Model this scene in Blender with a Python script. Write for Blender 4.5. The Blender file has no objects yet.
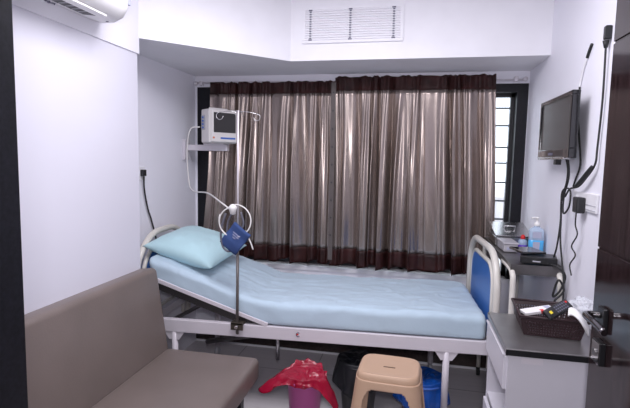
import bpy, bmesh, math, random
from mathutils import Vector, Matrix, noise
C = bpy.context.scene.collection
S = bpy.context.scene
PI = math.pi
random.seed(7)

# ------------------------------------------------------------------ camera
CAMZ = 1.45
cam = bpy.data.objects.new('camera', bpy.data.cameras.new('camera'))
C.objects.link(cam)
yaw, pitch, roll = (math.radians(a) for a in (11.6, 5.45, 1.15))
fw = Vector((-math.sin(yaw)*math.cos(pitch), math.cos(yaw)*math.cos(pitch), -math.sin(pitch)))
r0 = Vector((math.cos(yaw), math.sin(yaw), 0))
u0 = r0.cross(fw)
rt = r0*math.cos(roll) + u0*math.sin(roll)
up = -r0*math.sin(roll) + u0*math.cos(roll)
m = Matrix((rt, up, -fw)).transposed().to_4x4()
m.translation = (0, 0, CAMZ)
cam.matrix_world = m
cam.data.sensor_width = 36
cam.data.lens = 467/630*36
cam.data.clip_start = 0.02
S.camera = cam

# ------------------------------------------------------------------ world, lamps, exposure
W = bpy.data.worlds.new('daylight'); S.world = W; W.use_nodes = True
W.node_tree.nodes['Background'].inputs[0].default_value = (0.86, 0.90, 1.0, 1)
W.node_tree.nodes['Background'].inputs[1].default_value = 2.6
def area(name, loc, target, sx, sy, power, col):
    d = bpy.data.lights.new(name, 'AREA'); d.shape = 'RECTANGLE'; d.size = sx; d.size_y = sy
    d.energy = power; d.color = col
    o = bpy.data.objects.new(name, d); C.objects.link(o); o.location = loc
    o.rotation_euler = (Vector(target)-Vector(loc)).to_track_quat('-Z', 'Y').to_euler()
    return o
area('ceiling_bounce_light', (-0.35, 1.65, 2.43), (-0.35, 1.75, 0), 1.1, 0.7, 29, (0.95, 0.93, 1.0))  # added area light in place of flash bounced off the ceiling, no fixture
area('camera_flash', (0.02, -0.06, 1.58), (-0.20, 3.0, 1.60), 0.16, 0.10, 16.5, (0.95, 0.93, 1.0))
V = S.view_settings
S.display_settings.display_device = 'sRGB'
V.view_transform = 'Standard'; V.look = 'None'; V.gamma = 1; V.use_curve_mapping = False
V.exposure = 0.15

# ------------------------------------------------------------------ materials
def mat(name, col, rough=0.5, metal=0.0, spec=0.5, var=0.0, vscale=8.0, stretch=(1,1,1), bump=0.0, bscale=40.0,
        trans=0.0, alpha=1.0, sheen=0.0, coat=0.0, sss=0.0):
    M = bpy.data.materials.new(name); M.use_nodes = True
    n = M.node_tree.nodes; l = M.node_tree.links; b = n['Principled BSDF']
    b.inputs['Base Color'].default_value = (*col, 1)
    b.inputs['Roughness'].default_value = rough
    b.inputs['Metallic'].default_value = metal
    b.inputs['Specular IOR Level'].default_value = spec
    b.inputs['Transmission Weight'].default_value = trans
    b.inputs['Alpha'].default_value = alpha
    b.inputs['Sheen Weight'].default_value = sheen
    b.inputs['Coat Weight'].default_value = coat
    if sss:
        b.inputs['Subsurface Weight'].default_value = sss
        b.inputs['Subsurface Radius'].default_value = (0.02, 0.02, 0.02)
    tc = n.new('ShaderNodeTexCoord'); mp = n.new('ShaderNodeMapping'); mp.inputs['Scale'].default_value = stretch
    l.new(tc.outputs['Object'], mp.inputs['Vector'])
    nz = n.new('ShaderNodeTexNoise'); nz.inputs['Scale'].default_value = vscale; nz.inputs['Detail'].default_value = 5
    l.new(mp.outputs[0], nz.inputs['Vector'])
    v = max(var, 0.02)
    cr = n.new('ShaderNodeValToRGB')
    cr.color_ramp.elements[0].position = 0.3; cr.color_ramp.elements[1].position = 0.7
    cr.color_ramp.elements[0].color = (*[c*(1-v) for c in col], 1)
    cr.color_ramp.elements[1].color = (*[min(1, c*(1+v)) for c in col], 1)
    l.new(nz.outputs['Fac'], cr.inputs[0]); l.new(cr.outputs[0], b.inputs['Base Color'])
    if bump:
        n2 = n.new('ShaderNodeTexNoise'); n2.inputs['Scale'].default_value = bscale; n2.inputs['Detail'].default_value = 3
        l.new(mp.outputs[0], n2.inputs['Vector'])
        bp = n.new('ShaderNodeBump'); bp.inputs['Strength'].default_value = bump; bp.inputs['Distance'].default_value = 0.01
        l.new(n2.outputs['Fac'], bp.inputs['Height']); l.new(bp.outputs[0], b.inputs['Normal'])
    return M

M = {}
M['wall'] = mat('wall_paint', (0.83, 0.82, 0.89), 0.55, var=0.02, vscale=3, bump=0.03, bscale=90)
M['cladding'] = mat('dimmed_wall_cladding', (0.71, 0.70, 0.78), 0.45, var=0.015, vscale=2)  # same white as the walls, darkened in colour to offset strong near light
M['ceiling'] = mat('ceiling_paint', (0.88, 0.87, 0.90), 0.7)
M['soffit'] = mat('soffit_paint', (0.84, 0.83, 0.87), 0.6, var=0.01)
M['granite'] = mat('black_granite', (0.005, 0.005, 0.008), 0.4, spec=0.3, var=0.6, vscale=140)
M['darkdado'] = mat('brown_granite', (0.05, 0.035, 0.032), 0.3, var=0.3, vscale=60)
M['corridor'] = mat('corridor_dark_shade', (0.16, 0.14, 0.13), 0.6)  # dark colour puts the shade of an unlit corridor into its walls
M['sill'] = mat('white_sill', (0.82, 0.81, 0.85), 0.35)
M['blackmetal'] = mat('black_window_metal', (0.015, 0.016, 0.02), 0.35)
M['grille'] = mat('grey_grille', (0.16, 0.16, 0.18), 0.5)
M['white'] = mat('white_powder_coat', (0.65, 0.61, 0.655), 0.35, var=0.02)
M['cream'] = mat('cream_tube', (0.66, 0.63, 0.58), 0.3, var=0.03)
M['blue'] = mat('blue_panel', (0.05, 0.17, 0.50), 0.35, var=0.05)
M['sheet'] = mat('light_blue_sheet', (0.46, 0.58, 0.675), 0.8, var=0.03, vscale=5, bump=0.25, bscale=14, stretch=(1, 2.2, 1), sheen=0.2)
M['pillow'] = mat('aqua_pillowcase', (0.46, 0.67, 0.72), 0.8, var=0.03, vscale=6, bump=0.3, bscale=12, stretch=(1.6, 1, 1), sheen=0.2)
M['mesh'] = mat('dark_underside', (0.035, 0.032, 0.033), 0.6)
M['satin'] = mat('taupe_satin', (0.355, 0.295, 0.268), 0.27, metal=0.78, var=0.03, vscale=5, bump=0.05, bscale=12)
M['tape'] = mat('grey_brown_tape', (0.09, 0.072, 0.068), 0.5, var=0.05)
M['brown'] = mat('dark_brown_satin', (0.030, 0.008, 0.007), 0.5, spec=0.3, var=0.45, vscale=14, bump=0.35, bscale=30)
M['leather'] = mat('taupe_leatherette', (0.175, 0.140, 0.127), 0.42, var=0.06, vscale=5, bump=0.06, bscale=160)
M['black'] = mat('black_plastic', (0.012, 0.012, 0.014), 0.35)
M['blackgloss'] = mat('black_gloss', (0.012, 0.012, 0.014), 0.12, coat=0.5)
M['rubber'] = mat('black_rubber', (0.015, 0.015, 0.016), 0.6)
M['screen'] = mat('dark_screen', (0.035, 0.033, 0.034), 0.25)
M['steel'] = mat('stainless_steel', (0.55, 0.54, 0.54), 0.25, metal=1.0, var=0.06, vscale=20)
M['darksteel'] = mat('dull_steel', (0.20, 0.19, 0.19), 0.35, metal=0.9, var=0.15, vscale=12)
M['chrome'] = mat('chrome', (0.7, 0.7, 0.72), 0.12, metal=1.0)
M['leverdark'] = mat('dark_chrome', (0.22, 0.21, 0.22), 0.15, metal=1.0)
M['clampmetal'] = mat('bronze_clamp', (0.10, 0.085, 0.07), 0.4, metal=0.6)
M['poledark'] = mat('grey_brown_pole', (0.19, 0.17, 0.16), 0.35, metal=0.5)
M['plasticwhite'] = mat('white_plastic', (0.78, 0.77, 0.76), 0.4, var=0.02)
M['acwhite'] = mat('ac_white', (0.80, 0.79, 0.80), 0.35)
M['greyplastic'] = mat('grey_plastic', (0.42, 0.42, 0.46), 0.45)
M['monitor'] = mat('monitor_cream', (0.70, 0.67, 0.66), 0.45)
M['cuff'] = mat('navy_cuff', (0.03, 0.065, 0.20), 0.8, var=0.1, vscale=30, bump=0.2, bscale=200)
M['tubing'] = mat('white_tubing', (0.72, 0.70, 0.68), 0.4)
M['hose'] = mat('grey_hose', (0.10, 0.10, 0.13), 0.5)
M['beige'] = mat('beige_plastic', (0.52, 0.345, 0.235), 0.45, var=0.02)
M['slot'] = mat('dark_slot', (0.12, 0.075, 0.05), 0.7)
M['magenta'] = mat('magenta_plastic', (0.46, 0.08, 0.29), 0.4)
M['redbag'] = mat('red_liner', (0.30, 0.005, 0.028), 0.25, var=0.15, bump=0.5, bscale=30)
M['blackbag'] = mat('black_liner', (0.010, 0.011, 0.014), 0.4, bump=0.5, bscale=25)
M['bluebag'] = mat('blue_liner', (0.008, 0.075, 0.36), 0.28, var=0.2, bump=0.5, bscale=30)
M['locker'] = mat('locker_paint', (0.60, 0.58, 0.63), 0.4, var=0.02)
M['lockertop'] = mat('grey_steel_top', (0.26, 0.245, 0.25), 0.32, metal=0.75, var=0.12, vscale=10)
M['basket'] = mat('maroon_basket', (0.035, 0.017, 0.02), 0.45)
M['paper'] = mat('white_paper', (0.78, 0.76, 0.76), 0.7)
M['red'] = mat('red_plastic', (0.65, 0.02, 0.02), 0.4)
M['yellow'] = mat('yellow_button', (0.75, 0.6, 0.03), 0.5)
M['bluemark'] = mat('blue_mark', (0.05, 0.14, 0.5), 0.5)
M['orange'] = mat('orange_mark', (0.6, 0.16, 0.05), 0.5)
M['sticker'] = mat('grey_sticker', (0.42, 0.43, 0.56), 0.5)
M['mark'] = mat('dark_marking', (0.12, 0.12, 0.17), 0.6)
M['clearbag'] = mat('clear_bag', (0.75, 0.77, 0.82), 0.15, alpha=0.5, spec=0.8)
M['clearbox'] = mat('frosted_box', (0.55, 0.53, 0.57), 0.3, alpha=0.8)
M['bottle'] = mat('clear_bottle', (0.55, 0.68, 0.86), 0.15, alpha=0.62)
M['gel'] = mat('blue_gel', (0.08, 0.42, 0.78), 0.15)
M['purple'] = mat('purple_liquid', (0.16, 0.07, 0.55), 0.2)
M['teal'] = mat('teal_bottle', (0.05, 0.25, 0.30), 0.3)
M['socket'] = mat('socket_white', (0.80, 0.79, 0.82), 0.4)
M['leafbuilding'] = mat('pale_facade', (0.62, 0.58, 0.58), 0.8, var=0.12, vscale=1.2)
M['facadeglass'] = mat('facade_window', (0.20, 0.22, 0.26), 0.3)

def wood_door():
    Mx = mat('dark_wood_laminate', (0.020, 0.012, 0.013), 0.10, var=0.55, vscale=5, stretch=(14, 14, 0.5))
    return Mx
M['door'] = wood_door()
def tiles():
    Mx = bpy.data.materials.new('floor_tiles'); Mx.use_nodes = True
    n = Mx.node_tree.nodes; l = Mx.node_tree.links; b = n['Principled BSDF']
    tc = n.new('ShaderNodeTexCoord'); br = n.new('ShaderNodeTexBrick'); br.offset = 0
    br.inputs['Color1'].default_value = (0.62, 0.58, 0.60, 1); br.inputs['Color2'].default_value = (0.65, 0.61, 0.625, 1)
    br.inputs['Mortar'].default_value = (0.36, 0.33, 0.34, 1)
    br.inputs['Scale'].default_value = 1.0; br.inputs['Mortar Size'].default_value = 0.004
    br.inputs['Brick Width'].default_value = 0.6; br.inputs['Row Height'].default_value = 0.6
    nz = n.new('ShaderNodeTexNoise'); nz.inputs['Scale'].default_value = 6; nz.inputs['Detail'].default_value = 6
    mp = n.new('ShaderNodeMapping'); mp.inputs['Scale'].default_value = (0.6, 6, 1)
    mx = n.new('ShaderNodeMix'); mx.data_type = 'RGBA'; mx.blend_type = 'MULTIPLY'; mx.inputs[0].default_value = 0.2
    l.new(tc.outputs['Object'], br.inputs['Vector']); l.new(tc.outputs['Object'], mp.inputs['Vector']); l.new(mp.outputs[0], nz.inputs['Vector'])
    l.new(br.outputs['Color'], mx.inputs[6]); l.new(nz.outputs['Fac'], mx.inputs[7]); l.new(mx.outputs[2], b.inputs['Base Color'])
    b.inputs['Roughness'].default_value = 0.4
    return Mx
M['floor'] = tiles()
def glass():
    Mx = bpy.data.materials.new('window_glass'); Mx.use_nodes = True
    n = Mx.node_tree.nodes; l = Mx.node_tree.links; n.remove(n['Principled BSDF'])
    t = n.new('ShaderNodeBsdfTransparent'); t.inputs[0].default_value = (0.93, 0.96, 0.97, 1)
    g = n.new('ShaderNodeBsdfGlossy'); g.inputs['Roughness'].default_value = 0.02
    fr = n.new('ShaderNodeFresnel'); fr.inputs[0].default_value = 1.4
    mx = n.new('ShaderNodeMixShader'); l.new(fr.outputs[0], mx.inputs[0]); l.new(t.outputs[0], mx.inputs[1]); l.new(g.outputs[0], mx.inputs[2])
    l.new(mx.outputs[0], n['Material Output'].inputs[0])
    return Mx
M['glass'] = glass()

# ------------------------------------------------------------------ mesh helpers
def new(): return bmesh.new()
def box(bm, lo, hi, bev=0.0, seg=2, rot=None, piv=None):
    lo = Vector(lo); hi = Vector(hi)
    r = bmesh.ops.create_cube(bm, size=1)
    vs = r['verts']
    c = (lo+hi)/2; s = hi-lo
    for v in vs: v.co = Vector((v.co.x*s.x, v.co.y*s.y, v.co.z*s.z)) + c
    if bev:
        es = list({e for v in vs for e in v.link_edges})
        r2 = bmesh.ops.bevel(bm, geom=es, offset=bev, segments=seg, affect='EDGES', profile=0.5)
        vs = list({v for f in r2['faces'] for v in f.verts} | {v for v in vs if v.is_valid})
    if rot is not None:
        p = Vector(piv) if piv is not None else c
        for v in vs: v.co = rot @ (v.co-p) + p
    return vs
def smooth_path(pts, n=6):
    P = [Vector(p) for p in pts]
    if len(P) < 3: return P
    out = []
    for i in range(len(P)-1):
        a = P[i-1] if i else P[0]*2-P[1]
        b, c = P[i], P[i+1]
        d = P[i+2] if i+2 < len(P) else P[-1]*2-P[-2]
        for k in range(n):
            t = k/n
            out.append(0.5*((2*b)+(c-a)*t+(2*a-5*b+4*c-d)*t*t+(3*b-a-3*c+d)*t**3))
    out.append(P[-1])
    return out
def tube(bm, pts, r, seg=10, smooth=0, closed=False, caps=True):
    P = smooth_path(pts, smooth) if smooth else [Vector(p) for p in pts]
    n = len(P); rings = []; nrm = None
    for i in range(n):
        if closed: t = P[(i+1) % n]-P[i-1]
        else: t = P[min(i+1, n-1)]-P[max(i-1, 0)]
        t.normalize()
        if nrm is None:
            nrm = t.orthogonal().normalized()
        else:
            nrm = (nrm - t*nrm.dot(t)).normalized()
        bi = t.cross(nrm)
        rr = r(i/(n-1)) if callable(r) else r
        rings.append([bm.verts.new(P[i]+nrm*math.cos(2*PI*k/seg)*rr+bi*math.sin(2*PI*k/seg)*rr) for k in range(seg)])
    rng = range(n if closed else n-1)
    for i in rng:
        a, b = rings[i], rings[(i+1) % n]
        for k in range(seg):
            f = bm.faces.new((a[k], a[(k+1) % seg], b[(k+1) % seg], b[k])); f.smooth = True
    if caps and not closed:
        bm.faces.new(rings[0][::-1]); bm.faces.new(rings[-1])
def lathe(bm, prof, c=(0,0,0), seg=32, sx=1.0, sy=1.0):
    c = Vector(c); rings = []
    for r, z in prof:
        rings.append([bm.verts.new(c+Vector((math.cos(2*PI*k/seg)*max(r, 1e-4)*sx, math.sin(2*PI*k/seg)*max(r, 1e-4)*sy, z))) for k in range(seg)])
    for i in range(len(rings)-1):
        a, b = rings[i], rings[i+1]
        for k in range(seg):
            f = bm.faces.new((a[k], a[(k+1) % seg], b[(k+1) % seg], b[k])); f.smooth = True
    bm.faces.new(rings[0][::-1]); bm.faces.new(rings[-1])
def prism(bm, poly, z0, z1):
    a = [bm.verts.new((x, y, z0)) for x, y in poly]; b = [bm.verts.new((x, y, z1)) for x, y in poly]
    n = len(poly)
    bm.faces.new(a[::-1]); bm.faces.new(b)
    for i in range(n): bm.faces.new((a[i], a[(i+1) % n], b[(i+1) % n], b[i]))
def grid(bm, nu, nv, fn, skip=None, smooth=True):
    vs = [[bm.verts.new(fn(i/nu, j/nv)) for j in range(nv+1)] for i in range(nu+1)]
    for i in range(nu):
        for j in range(nv):
            if skip and skip(i, j): continue
            f = bm.faces.new((vs[i][j], vs[i+1][j], vs[i+1][j+1], vs[i][j+1])); f.smooth = smooth
    return vs
def obj(name, bm, mt, parent=None, label=None, smooth=None, solid=0.0, subsurf=0):
    bmesh.ops.recalc_face_normals(bm, faces=bm.faces[:])
    me = bpy.data.meshes.new(name)
    loose = [v for v in bm.verts if not v.link_faces]
    if loose: bmesh.ops.delete(bm, geom=loose, context='VERTS')
    bm.to_mesh(me); bm.free()
    o = bpy.data.objects.new(name, me); C.objects.link(o)
    me.materials.append(mt)
    if smooth is not None:
        for p in me.polygons: p.use_smooth = smooth
    if solid:
        md = o.modifiers.new('thickness', 'SOLIDIFY'); md.thickness = solid; md.offset = 0
    if subsurf:
        md = o.modifiers.new('rounding', 'SUBSURF'); md.levels = subsurf; md.render_levels = subsurf
    if parent: o.parent = parent
    if label: o['label'] = label
    return o
def thing(name, label, cat, loc=(0,0,0), rotz=0.0, group=None):
    o = bpy.data.objects.new(name, None); C.objects.link(o); o.empty_display_size = 0.1
    o.location = loc; o.rotation_euler = (0, 0, rotz); o['label'] = label; o['category'] = cat
    if group: o['group'] = group
    return o
def tag(o, label, cat, group=None):
    o['label'] = label; o['category'] = cat
    if group: o['group'] = group
    return o
def struct(name, bm, mt, parent=None, label=None):
    o = obj(name, bm, mt, parent)
    if not parent: o['kind'] = 'structure'
    if label: o['label'] = label
    return o
def bx(name, lo, hi, mt, parent=None, bev=0.0, label=None, seg=2):
    bm = new(); box(bm, lo, hi, bev, seg); return obj(name, bm, mt, parent, label)
def tb(name, pts, r, mt, parent=None, smooth=0, closed=False, label=None, seg=10):
    bm = new(); tube(bm, pts, r, seg, smooth, closed); return obj(name, bm, mt, parent, label)
def sbox(name, lo, hi, mt):
    bm = new(); box(bm, lo, hi); return struct(name, bm, mt)
def disc_text_c(bm, c, r, w, depth):          # the letter C as an open ring standing in the x-z plane
    pts = []
    for k in range(17):
        a = math.radians(50 + k*(260/16))
        pts.append((c[0]+math.cos(a)*r, c[1], c[2]+math.sin(a)*r))
    tube(bm, pts, w, 6)

# ------------------------------------------------------------------ the room
XL, XR, YB, ZC = -1.63, 0.735, 3.345, 2.46
YD = 0.65                                        # inner face of the doorway wall
sbox('floor', (-2.3, -1.6, -0.1), (1.5, 3.6, 0), M['floor'])
sbox('ceiling', (-2.3, -1.6, ZC), (1.5, 3.6, ZC+0.1), M['ceiling'])
sbox('wall_left', (XL-0.15, YD-0.15, 0), (XL, YB+0.2, ZC), M['wall'])
sbox('wall_right', (XR, YD-0.15, 0), (XR+0.15, YB+0.2, ZC), M['wall'])
# the near part of the left wall stands forward: smooth cladding below, plain beam above
sbox('wall_left_cladding', (XL, YD, 0), (-1.413, 2.236, 1.976), M['cladding'])
sbox('wall_left_beam', (XL, YD, 1.976), (-1.406, 2.245, ZC), M['wall'])
# back wall round the window
WX0, WX1, WZ0, WZ1 = -1.612, 0.731, 0.66, 1.975
bm = new()
box(bm, (XL, YB, 0.115), (XR, YB+0.2, WZ0-0.02))
box(bm, (XL, YB, WZ1), (XR, YB+0.2, ZC))
box(bm, (XL, YB, WZ0-0.02), (WX0, YB+0.2, WZ1)); box(bm, (WX1, YB, WZ0-0.02), (XR, YB+0.2, WZ1))
struct('wall_back', bm, M['wall'])
sbox('wall_back_dado', (XL, YB-0.006, 0.012), (XR, YB+0.2, 0.115), M['darkdado'])
sbox('baseboard_back', (XL, YB-0.012, 0), (XR, YB, 0.014), M['sill'])
# doorway wall and corridor behind the camera
bm = new()
box(bm, (XL, YD-0.15, 0), (-0.70, YD, ZC)); box(bm, (0.60, YD-0.15, 0), (XR, YD, ZC)); box(bm, (-0.70, YD-0.15, 2.15), (0.60, YD, ZC))
struct('wall_front', bm, M['wall'])
sbox('wall_corridor_left', (-2.2, -1.5, 0), (-2.05, YD-0.15, ZC), M['corridor'])
sbox('wall_corridor_right', (1.25, -1.5, 0), (1.4, YD-0.15, ZC), M['corridor'])
sbox('wall_corridor_end', (-2.2, -1.6, 0), (1.4, -1.5, ZC), M['corridor'])
bm = new(); box(bm, (-2.05, YD-0.15, 0), (XL, YD-0.05, ZC)); box(bm, (XR, YD-0.15, 0), (1.25, YD-0.05, ZC))
struct('wall_corridor_front', bm, M['corridor'])
# black granite jamb of the doorway, close on the left
sbox('trim_1', (-0.70, YD-0.20, 0), (-0.638, YD+0.01, 2.15), M['granite'])
sbox('trim_2', (0.585, YD-0.20, 0), (0.60, YD+0.01, 2.15), M['granite'])
# air duct box above the window: flat front and one slanted face to the left
bm = new()
prism(bm, [(XL, YB), (XL, 2.243), (-1.406, 2.243), (-0.767, 2.885), (XR, 2.885), (XR, YB)], 2.056, ZC)
struct('trim_3', bm, M['soffit'])

# window
win = bpy.data.objects.new('window_1', None); C.objects.link(win); win.location = (-0.44, YB+0.1, WZ0); win['kind'] = 'structure'
def wpart(name, bm, mt, label=None):
    for v in bm.verts: v.co -= Vector((-0.44, YB+0.1, WZ0))
    return obj(name, bm, mt, win, label)
bm = new()
box(bm, (WX0, YB-0.004, WZ0), (WX0+0.10, YB+0.16, WZ1)); box(bm, (WX1-0.068, YB-0.004, WZ0), (WX1, YB+0.16, WZ1))
box(bm, (WX0+0.10, YB-0.004, WZ1-0.055), (WX1-0.068, YB+0.16, WZ1))
wpart('window_surround', bm, M['granite'], 'black granite window surround')
bm = new()
ix0, ix1, iz1 = WX0+0.10, WX1-0.068, WZ1-0.055
y0, y1 = YB+0.085, YB+0.125
box(bm, (ix0, y0, WZ0), (ix0+0.03, y1, iz1)); box(bm, (ix1-0.022, y0, WZ0), (ix1, y1, iz1))
box(bm, (ix0, y0, WZ0), (ix1, y1, WZ0+0.03)); box(bm, (ix0, y0, iz1-0.022), (ix1, y1, iz1))
for x in (-0.75, -0.05): box(bm, (x-0.015, y0, WZ0), (x+0.015, y1, iz1))
wpart('window_frame', bm, M['blackmetal'], 'black metal sash frame')
bm = new(); box(bm, (ix0+0.03, YB+0.10, WZ0+0.03), (ix1-0.022, YB+0.104, iz1-0.022)); wpart('pane', bm, M['glass'])
bm = new()
for z in (0.80, 0.92, 1.055, 1.185, 1.315, 1.45, 1.56, 1.71, 1.83): box(bm, (ix0, YB+0.14, z-0.006), (ix1, YB+0.15, z+0.006))
for k in range(10): box(bm, (ix0+0.09+k*0.205, YB+0.142, WZ0), (ix0+0.10+k*0.205, YB+0.148, iz1))
wpart('window_grille', bm, M['grille'], 'thin horizontal grille bars')
bm = new(); box(bm, (XL, YB-0.012, WZ0-0.03), (XR, YB+0.2, WZ0)); wpart('window_sill', bm, M['sill'], 'white window sill')

# block across the street, seen pale through the bare strip of the window
bld = thing('building', 'pale building seen outside through the bare strip of window beside the curtain', 'building', (1.3, 9.0, -4))
bx('wall', (-3.5, 0, 0), (3.5, 3, 4.9), M['leafbuilding'], bld)
for i in range(7):
    for zz in (3.9, 4.45):
        w = bx('window', (-3.2+i*0.95, -0.03, zz), (-2.65+i*0.95, 0.02, zz+0.3), M['facadeglass'], bld)
for zz in (4.3, 4.85): bx('ledge', (-3.5, -0.25, zz), (3.5, 0, zz+0.07), M['leafbuilding'], bld)

# ------------------------------------------------------------------ door standing open on the right
door = bpy.data.objects.new('door_1', None); C.objects.link(door); door.location = (0.565, YD, 0); door['kind'] = 'structure'
door.rotation_euler = (0, 0, math.radians(0.5))
bm = new()
L0 = 0.885
for z0, z1 in ((0.01, 0.60), (0.606, 1.20), (1.206, 1.80), (1.806, 2.13)):
    box(bm, (0.0, 0, z0), (0.036, L0, z1), 0.0015, 1)
box(bm, (0.004, 0, 0.01), (0.032, L0-0.002, 2.13))
obj('door_leaf', bm, M['door'], door, 'glossy dark wood laminate leaf with thin horizontal grooves')
h = bx('handle_rose', (-0.013, L0-0.115, 0.972), (0.0, L0-0.070, 1.045), M['black'], door, 0.003, 'black square handle rose')
bm = new(); tube(bm, [(-0.010, L0-0.092, 1.022), (-0.046, L0-0.094, 1.024), (-0.060, L0-0.12, 1.026), (-0.060, L0-0.18, 1.026), (-0.055, L0-0.235, 1.018)], 0.0095, 10, 5)
obj('lever', bm, M['leverdark'], h, 'chrome lever')
k = bx('lock_plate', (-0.016, L0-0.115, 0.878), (0.0, L0-0.060, 0.945), M['black'], door, 0.002, 'lock plate with chrome face')
bx('lock_face', (-0.018, L0-0.113, 0.881), (-0.0155, L0-0.062, 0.942), M['chrome'], k)
bm = new(); tube(bm, [(-0.022, L0-0.088, 0.912), (-0.016, L0-0.088, 0.912)], 0.010, 14); obj('keyhole', bm, M['darksteel'], k)

# ------------------------------------------------------------------ air vent in the duct box
vent = thing('air_vent', 'white rectangular louvred air vent in the duct box above the curtains', 'vent', (-0.386, 2.885, 2.157))
hw, hh = 0.306, 0.215
bm = new()
box(bm, (-hw, -0.012, 0), (hw, 0, 0.018), 0.002); box(bm, (-hw, -0.012, hh-0.018), (hw, 0, hh), 0.002)
box(bm, (-hw, -0.012, 0.018), (-hw+0.02, 0, hh-0.018)); box(bm, (hw-0.02, -0.012, 0.018), (hw, 0, hh-0.018))
obj('vent_frame', bm, M['soffit'], vent)
bm = new()
nl = 13
for k in range(nl):
    z = 0.024 + k*(hh-0.046)/(nl-1)
    box(bm, (-hw+0.02, -0.010, z-0.006), (hw-0.02, -0.001, z+0.006), rot=Matrix.Rotation(math.radians(-25), 3, 'X'))
obj('louvres', bm, M['soffit'], vent)
bx('vent_backing', (-hw+0.015, -0.0015, 0.012), (hw-0.015, -0.0005, hh-0.012), M['greyplastic'], vent)
for x in (-0.255, -0.01, 0.248):
    bm = new()
    for k in range(nl-1):
        z = 0.024 + (k+0.5)*(hh-0.046)/(nl-1)
        box(bm, (x-0.006, -0.011, z-0.004), (x+0.006, -0.001, z+0.004))
    box(bm, (x-0.011, -0.012, 0.016), (x+0.011, -0.002, 0.024)); box(bm, (x-0.011, -0.012, hh-0.024), (x+0.011, -0.002, hh-0.016))
    obj('damper_link', bm, M['mark'], vent, 'dark vertical row of louvre links')

# ------------------------------------------------------------------ curtains
rod = thing('curtain_rod', 'thin white curtain rod along the top of the window', 'curtain rod', (-0.44, YB-0.030, 2.003))
tb('rod', [(-1.16, 0, 0), (1.13, 0, -0.01)], 0.008, M['white'], rod)
for sx in (-1.13, 1.085):
    bm = new(); box(bm, (sx-0.012, -0.01, -0.018), (sx+0.012, 0.028, 0.012), 0.002); obj('bracket', bm, M['white'], rod)
for sx in (-1.172, 1.142):
    bm = new(); bmesh.ops.create_uvsphere(bm, u_segments=14, v_segments=10, radius=0.016, matrix=Matrix.Translation((sx, 0, -0.004))); obj('finial', bm, M['white'], rod, smooth=True)

def curtain(label, x0, x1, bx0, bx1, ztop, zbot, zh, zb, nf, seed, yo, lean=0.0):
    rnd = random.Random(seed)
    ph = [rnd.uniform(0, 6.28) for _ in range(8)]
    root = thing('curtain', label, 'curtain', ((x0+x1)/2, YB-0.052, zbot), 0, 'taupe satin curtains')
    def fn_at(z0, z1):
        def fn(u, w):
            z = z0+(z1-z0)*w
            v = (ztop-z)/(ztop-zbot)
            uu = u + 0.010*math.sin(2*PI*1.3*u+ph[0]+v*1.0)
            x = (x0+(x1-x0)*u)*(1-v) + (bx0+(bx1-bx0)*u)*v + lean*(v*v)*(1-u)**3
            p = 2*PI*nf*uu + 2.0*math.sin(2*PI*1.7*u+ph[1]) + 1.1*math.sin(2*PI*4.1*u+ph[2]) + 0.7*math.sin(1.8*v+ph[3]+7*u)
            A = 0.010 + 0.022*min(1, max(0, v-0.03)*2.2)
            amp = 0.8+0.4*math.sin(2*PI*2.3*u+ph[4])
            s = math.sin(p)
            A *= min(1, 0.15+min(u, 1-u)/0.045)
            y = 1.15*A*amp*(1-2*abs(math.sin(p/2))**0.75) + 0.36*A*math.sin(1.63*p+ph[5]+1.5*v) + 0.16*A*math.sin(3.1*p+ph[6]-1.2*v)
            y += 0.0045*max(0, 1-v*5)*math.sin(p*2.7+ph[7]) + 0.010*A/0.034*noise.noise(Vector((u*13+v*0.8, v*1.6, seed)))
            x += 0.014*math.cos(p)*min(1, v*2)
            zz = z
            if w == 0 and abs(z0-ztop) < 1e-6: zz += 0.004*math.sin(p*0.9)+0.002*math.sin(p*2.3)
            e = max(0, (v-0.85)/0.15)
            zz += e*(0.012*math.sin(p*0.5+ph[2]) - 0.010*s*0.7)
            return Vector((x-root.location.x, y+yo, zz-root.location.z))
        return fn
    n = 420
    bm = new(); grid(bm, n, 40, fn_at(zh, zb)); obj('curtain_body', bm, M['satin'], root, solid=0.002)
    bm = new(); grid(bm, n, 6, fn_at(ztop, zh)); obj('header_band', bm, M['brown'], root, 'dark brown gathered header band', solid=0.003)
    bm = new(); grid(bm, n, 6, fn_at(zb, zbot)); obj('hem_band', bm, M['brown'], root, 'dark brown hem band', solid=0.003)
    return root
ct = curtain('left taupe satin curtain with dark brown bands hanging behind the patient monitor', -1.49, -0.522, -1.525, -0.522, 2.000, 0.700, 1.918, 0.812, 9.5, 3, 0.006, -0.06)
curtain('right taupe satin curtain with dark brown bands hanging behind the foot of the bed', -0.548, 0.515, -0.552, 0.560, 2.026, 0.693, 1.932, 0.812, 10.0, 11, -0.006, 0.0)

# plain edge tape with snaps down the inner edge of the left curtain
tp = bx('edge_tape', (-0.016, -0.034, 0.02), (0.016, -0.031, 1.27), M['tape'], ct, label='dull grey brown edge tape with snaps')
tp.location = (-0.553+0.0-ct.location.x, 0, 0.015)
for k in range(9):
    bm = new(); tube(bm, [(0, -0.038, 0.20+k*0.125), (0, -0.034, 0.20+k*0.125)], 0.006, 10); obj('snap', bm, M['black'], tp)

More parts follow.
